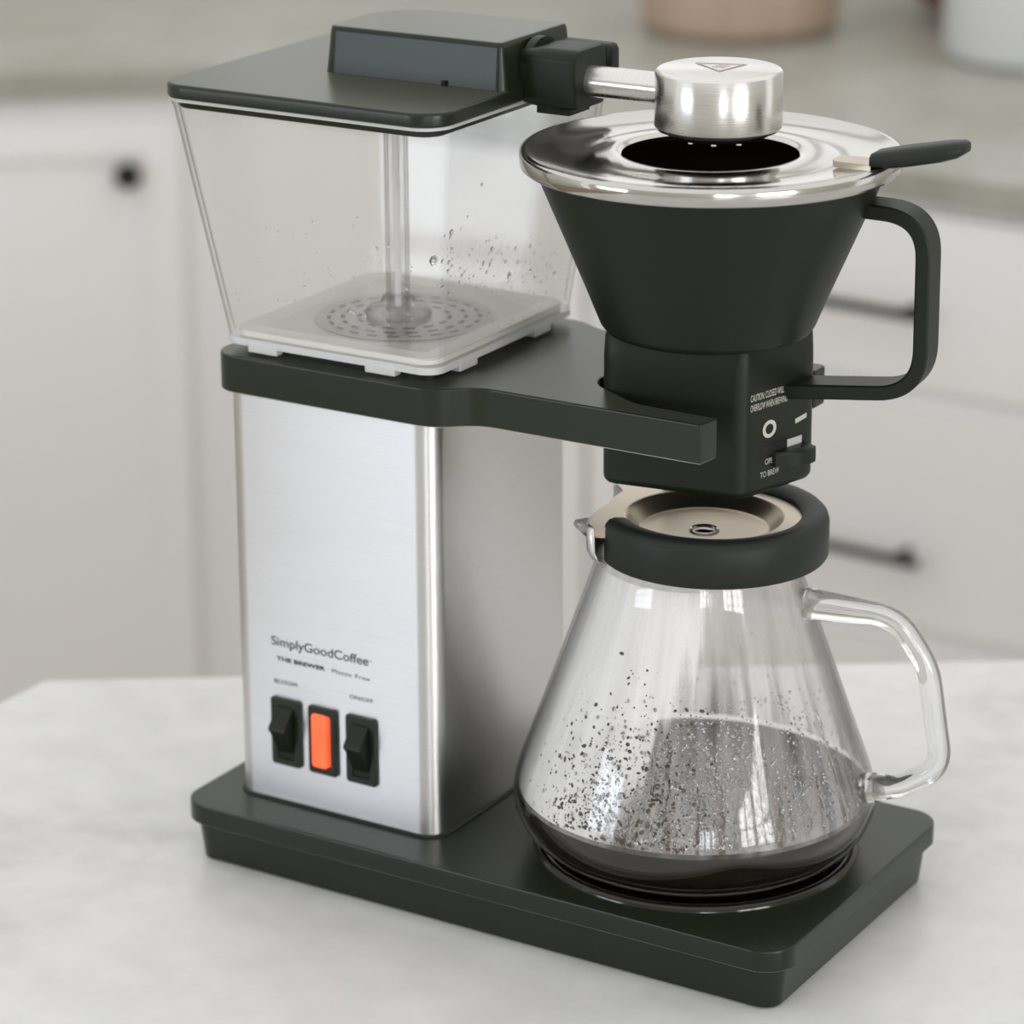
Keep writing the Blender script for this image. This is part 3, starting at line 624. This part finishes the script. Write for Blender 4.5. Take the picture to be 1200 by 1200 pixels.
# ============================================================ carafe
G = (23.3, 8.4)
cf = thing('carafe', (G[0], G[1], HB + .3), 'glass carafe with black-rimmed steel lid, steamed and speckled with grounds, on the hot plate', 'carafe')
out = [(.01, 3.42), (5.8, 3.42), (6.7, 3.52), (7.45, 3.95), (7.95, 4.6), (8.22, 5.3), (8.28, 5.9), (8.15, 6.6), (7.9, 7.4), (7.2, 9.35), (6.15, 12.3), (5.55, 14.0), (4.85, 16.0), (4.55, 17.0), (4.5, 18.3)]
T_ = .17
inn = [(4.33, 18.3), (4.38, 17.0), (4.68, 16.0), (5.38, 14.0), (5.98, 12.3), (7.03, 9.35), (7.73, 7.4), (7.98, 6.6), (8.10, 5.9), (8.04, 5.35), (7.79, 4.7), (7.3, 4.1), (6.62, 3.72), (5.75, 3.62), (.01, 3.62)]
MB().lathe(out + inn, G, 144).build('glass_body', body_m, cf, 80)
def iw(z):    # inner wall radius at z
    pts = sorted([(b, a) for a, b in inn[:-1]])
    for (z0, r0), (z1, r1) in zip(pts, pts[1:]):
        if z0 <= z <= z1: return r0 + (r1 - r0) * (z - z0) / (z1 - z0 + 1e-9)
    return pts[-1][1]
# steam film
fl = MB().lathe([(iw(z) - .04, z) for z in [6.15 + (16.9 - 6.15) * k / 24 for k in range(25)]], G, 96)
fo = fl.build('steam_film', film, cf, 80, origin=(G[0], G[1], 3.42))
# grounds specks and beads of condensation on the inner wall
gm = MB()
def on_wall(a, z, off=0): r_ = iw(z) - off; return Vector((G[0] + r_ * math.cos(a), G[1] + r_ * math.sin(a), z)), Vector((math.cos(a), math.sin(a), .3)).normalized()
def ang_px(px): # angle on the near wall for a column of the photo (the camera's right is +32.2 deg)
    return R(32.2 - 90) + math.asin(max(-.98, min(.98, px)))
for _ in range(900):
    a = ang_px(rnd.triangular(-.98, .1, -.6)); z = 6.2 + abs(rnd.gauss(0, 2.6)); 
    if z > 14: continue
    p, nr = on_wall(a, z, .05); r_ = rnd.choice([.03, .04, .05, .07, .1]) * rnd.uniform(.7, 1.2)
    Y = Vector((0, 0, 1)); Y = (Y - nr * Y.dot(nr)).normalized(); X = Y.cross(nr); th = rnd.uniform(0, 6.28)
    X2 = X * math.cos(th) + Y * math.sin(th); Y2 = Y * math.cos(th) - X * math.sin(th)
    gm.ico(p, (X2 * r_ * rnd.uniform(.6, 1.7), Y2 * r_, nr * .02))
for _ in range(150):
    a = rnd.uniform(0, 6.28); z = 6.2 + abs(rnd.gauss(0, 3)); z = min(z, 15)
    p, nr = on_wall(a, z, .05); r_ = rnd.choice([.03, .05, .07]); Y = Vector((0, 0, 1)); Y = (Y - nr * Y.dot(nr)).normalized(); X = Y.cross(nr)
    gm.ico(p, (X * r_, Y * r_, nr * .02))
tag(gm.build('coffee_specks', grounds, cf, 0), 'dark brown coffee grounds stuck to the glass', kind='stuff')
dm = MB()
for _ in range(2200):
    a = ang_px(rnd.gauss(.15, .38)); z = 6.4 + abs(rnd.gauss(1.5, 2.3))
    if z > 12.5: continue
    p, nr = on_wall(a, z, .0); drop(dm, p, -nr, rnd.choice([.03, .04, .05, .06, .08]), rnd.uniform(1, 1.6))
for _ in range(22):     # runs of water
    a = ang_px(rnd.uniform(-.35, .8)); z1 = rnd.uniform(7.6, 11.5); z0 = rnd.uniform(6.3, z1 - 1); pts = []
    for k in range(9):
        z = z1 + (z0 - z1) * k / 8; p, nr = on_wall(a + .01 * math.sin(k * 2 + a * 9), z, .02); pts.append(p)
    dm.tube(pts, .035, 6)
tag(dm.build('condensation_beads', water, cf, 60), kind='stuff')
# lid: steel plate with dish and spout tongue, black rubber band
K = (23.9, 8.73)
LC = (23.55, 8.55)
sp = thing_lid = None
plate_poly = []
for i in range(72):
    a = 5 * i; 
    plate_poly.append((K[0] + 4.75 * math.cos(R(a)), K[1] + 4.75 * math.sin(R(a))))
nP = 144; dish_r = lambda r_, z: [(LC[0] + r_ * math.cos(2 * math.pi * i / nP), LC[1] + r_ * math.sin(2 * math.pi * i / nP), z) for i in range(nP)]
spout_a0, spout_a1 = 146, 229
TONGUE = [(143, 5.0), (148, 6.5), (157, 6.35), (164, 6.25), (169, 5.25), (182, 5.0), (194, 5.0), (204, 5.22), (213, 5.5), (223, 5.75), (229, 5.6), (232, 4.75)]
def tongue(a):
    if a <= TONGUE[0][0] or a >= TONGUE[-1][0]: return 4.75
    for (a0, r0), (a1, r1) in zip(TONGUE, TONGUE[1:]):
        if a0 <= a <= a1: return r0 + (r1 - r0) * (a - a0) / (a1 - a0)
def plate_ring(dz, k=1.0):
    return [(K[0] + tongue(360 * i / nP) * k * math.cos(2 * math.pi * i / nP), K[1] + tongue(360 * i / nP) * k * math.sin(2 * math.pi * i / nP), dz) for i in range(nP)]
lp = MB()
lp.loft([plate_ring(18.5, .97), plate_ring(18.55), plate_ring(18.95), plate_ring(19.02, .99), dish_r(3.62, 19.02), dish_r(3.5, 18.98), dish_r(3.35, 18.8), dish_r(2.95, 18.4), dish_r(2.8, 18.36), dish_r(.75, 18.3), dish_r(.62, 18.24), dish_r(.55, 18.0), dish_r(.5, 17.8)], False, True)
lidp = lp.build('lid_plate', steel_b, cf, 35)
hw = MB().lathe([(.56, 18.36), (.62, 18.38), (.66, 18.32), (.56, 18.1), (.42, 18.0)], LC, 32); hw.build('vent_hole', steel_p, lidp, 60)
MB().lathe([(.01, 18.02), (.5, 18.02), (.5, 17.9), (.01, 17.9)], LC, 24).build('vent_valve', dark_in, lidp, 60)
# steel spout cheek, hanging down at the gap of the band
ck = MB()
arc = [R(a) for a in (149, 157, 164, 169, 176, 182, 190, 197, 204, 209, 213, 218, 223, 229)]
def rr_(a, k): return tongue(math.degrees(a)) * .995 * k + (1 - k) * 4.7
ck.loft([[(K[0] + rr_(a, k) * math.cos(a), K[1] + rr_(a, k) * math.sin(a), z) for a in arc] for k, z in ((1, 18.95), (1, 18.2), (.97, 17.8), (.8, 17.45), (.3, 17.3))], False, False, False)
cko = ck.build('spout_cheek', steel, lidp, 60)
sd = cko.modifiers.new('thick', 'SOLIDIFY'); sd.thickness = .0008
# glass lip peeping out under the spout
MB().tube([(K[0] + 5.0 * math.cos(R(206)), K[1] + 5.0 * math.sin(R(206)), 18.3), (K[0] + 5.5 * math.cos(R(211)), K[1] + 5.5 * math.sin(R(211)), 18.45), (K[0] + 6.15 * math.cos(R(213)), K[1] + 6.15 * math.sin(R(213)), 18.75)], [.6, .5, .15], 16).build('pouring_lip', glass, cf, 60)
band = MB().lathe([(4.72, 17.35), (5.08, 17.35), (5.15, 17.45), (5.16, 18.9), (5.08, 19.18), (4.9, 19.36), (4.65, 19.42), (4.2, 19.36), (3.95, 19.2), (3.92, 19.05), (4.72, 19.0)], K, 110, closed=True, a0=-131, a1=146)
band.build('rubber_band', rubber, cf, 40)
MB().lathe([(4.72, 17.36), (4.6, 17.36), (4.6, 18.9), (4.72, 18.9)], K, 96, closed=True).build('lid_collar', steel, lidp, 60)
# glass handle
HA = 14
gv = Vector((math.cos(R(HA)), math.sin(R(HA)), 0))
def gp(p, z): return Vector((G[0], G[1], 0)) + gv * p + Vector((0, 0, z))
hp_ = roundpath([gp(4.95, 15.35), gp(9.1, 15.15), gp(10.55, 12.9), gp(11.3, 8.2), gp(9.4, 7.05), gp(8.05, 6.85)], [2.2, 4.0, 1.9, 1.4], 10)
rad_ = [.52] * len(hp_); rad_[0] = .75; rad_[-1] = .72
ho = MB().tube(hp_, rad_, 28).build('handle', glass, cf, 80)
# coffee in the carafe
cof = MB().lathe([(.01, 3.7), (5.7, 3.7), (6.55, 3.8), (7.2, 4.15), (7.68, 4.75), (7.95, 5.4), (7.99, 5.75), (8.0, 5.9), (7.9, 5.86), (.01, 5.86)], G, 128)
tag(cof.build('coffee', coffee_m, None, 60, origin=(G[0], G[1], 3.7)), 'shallow pool of black coffee in the bottom of the carafe', 'coffee')
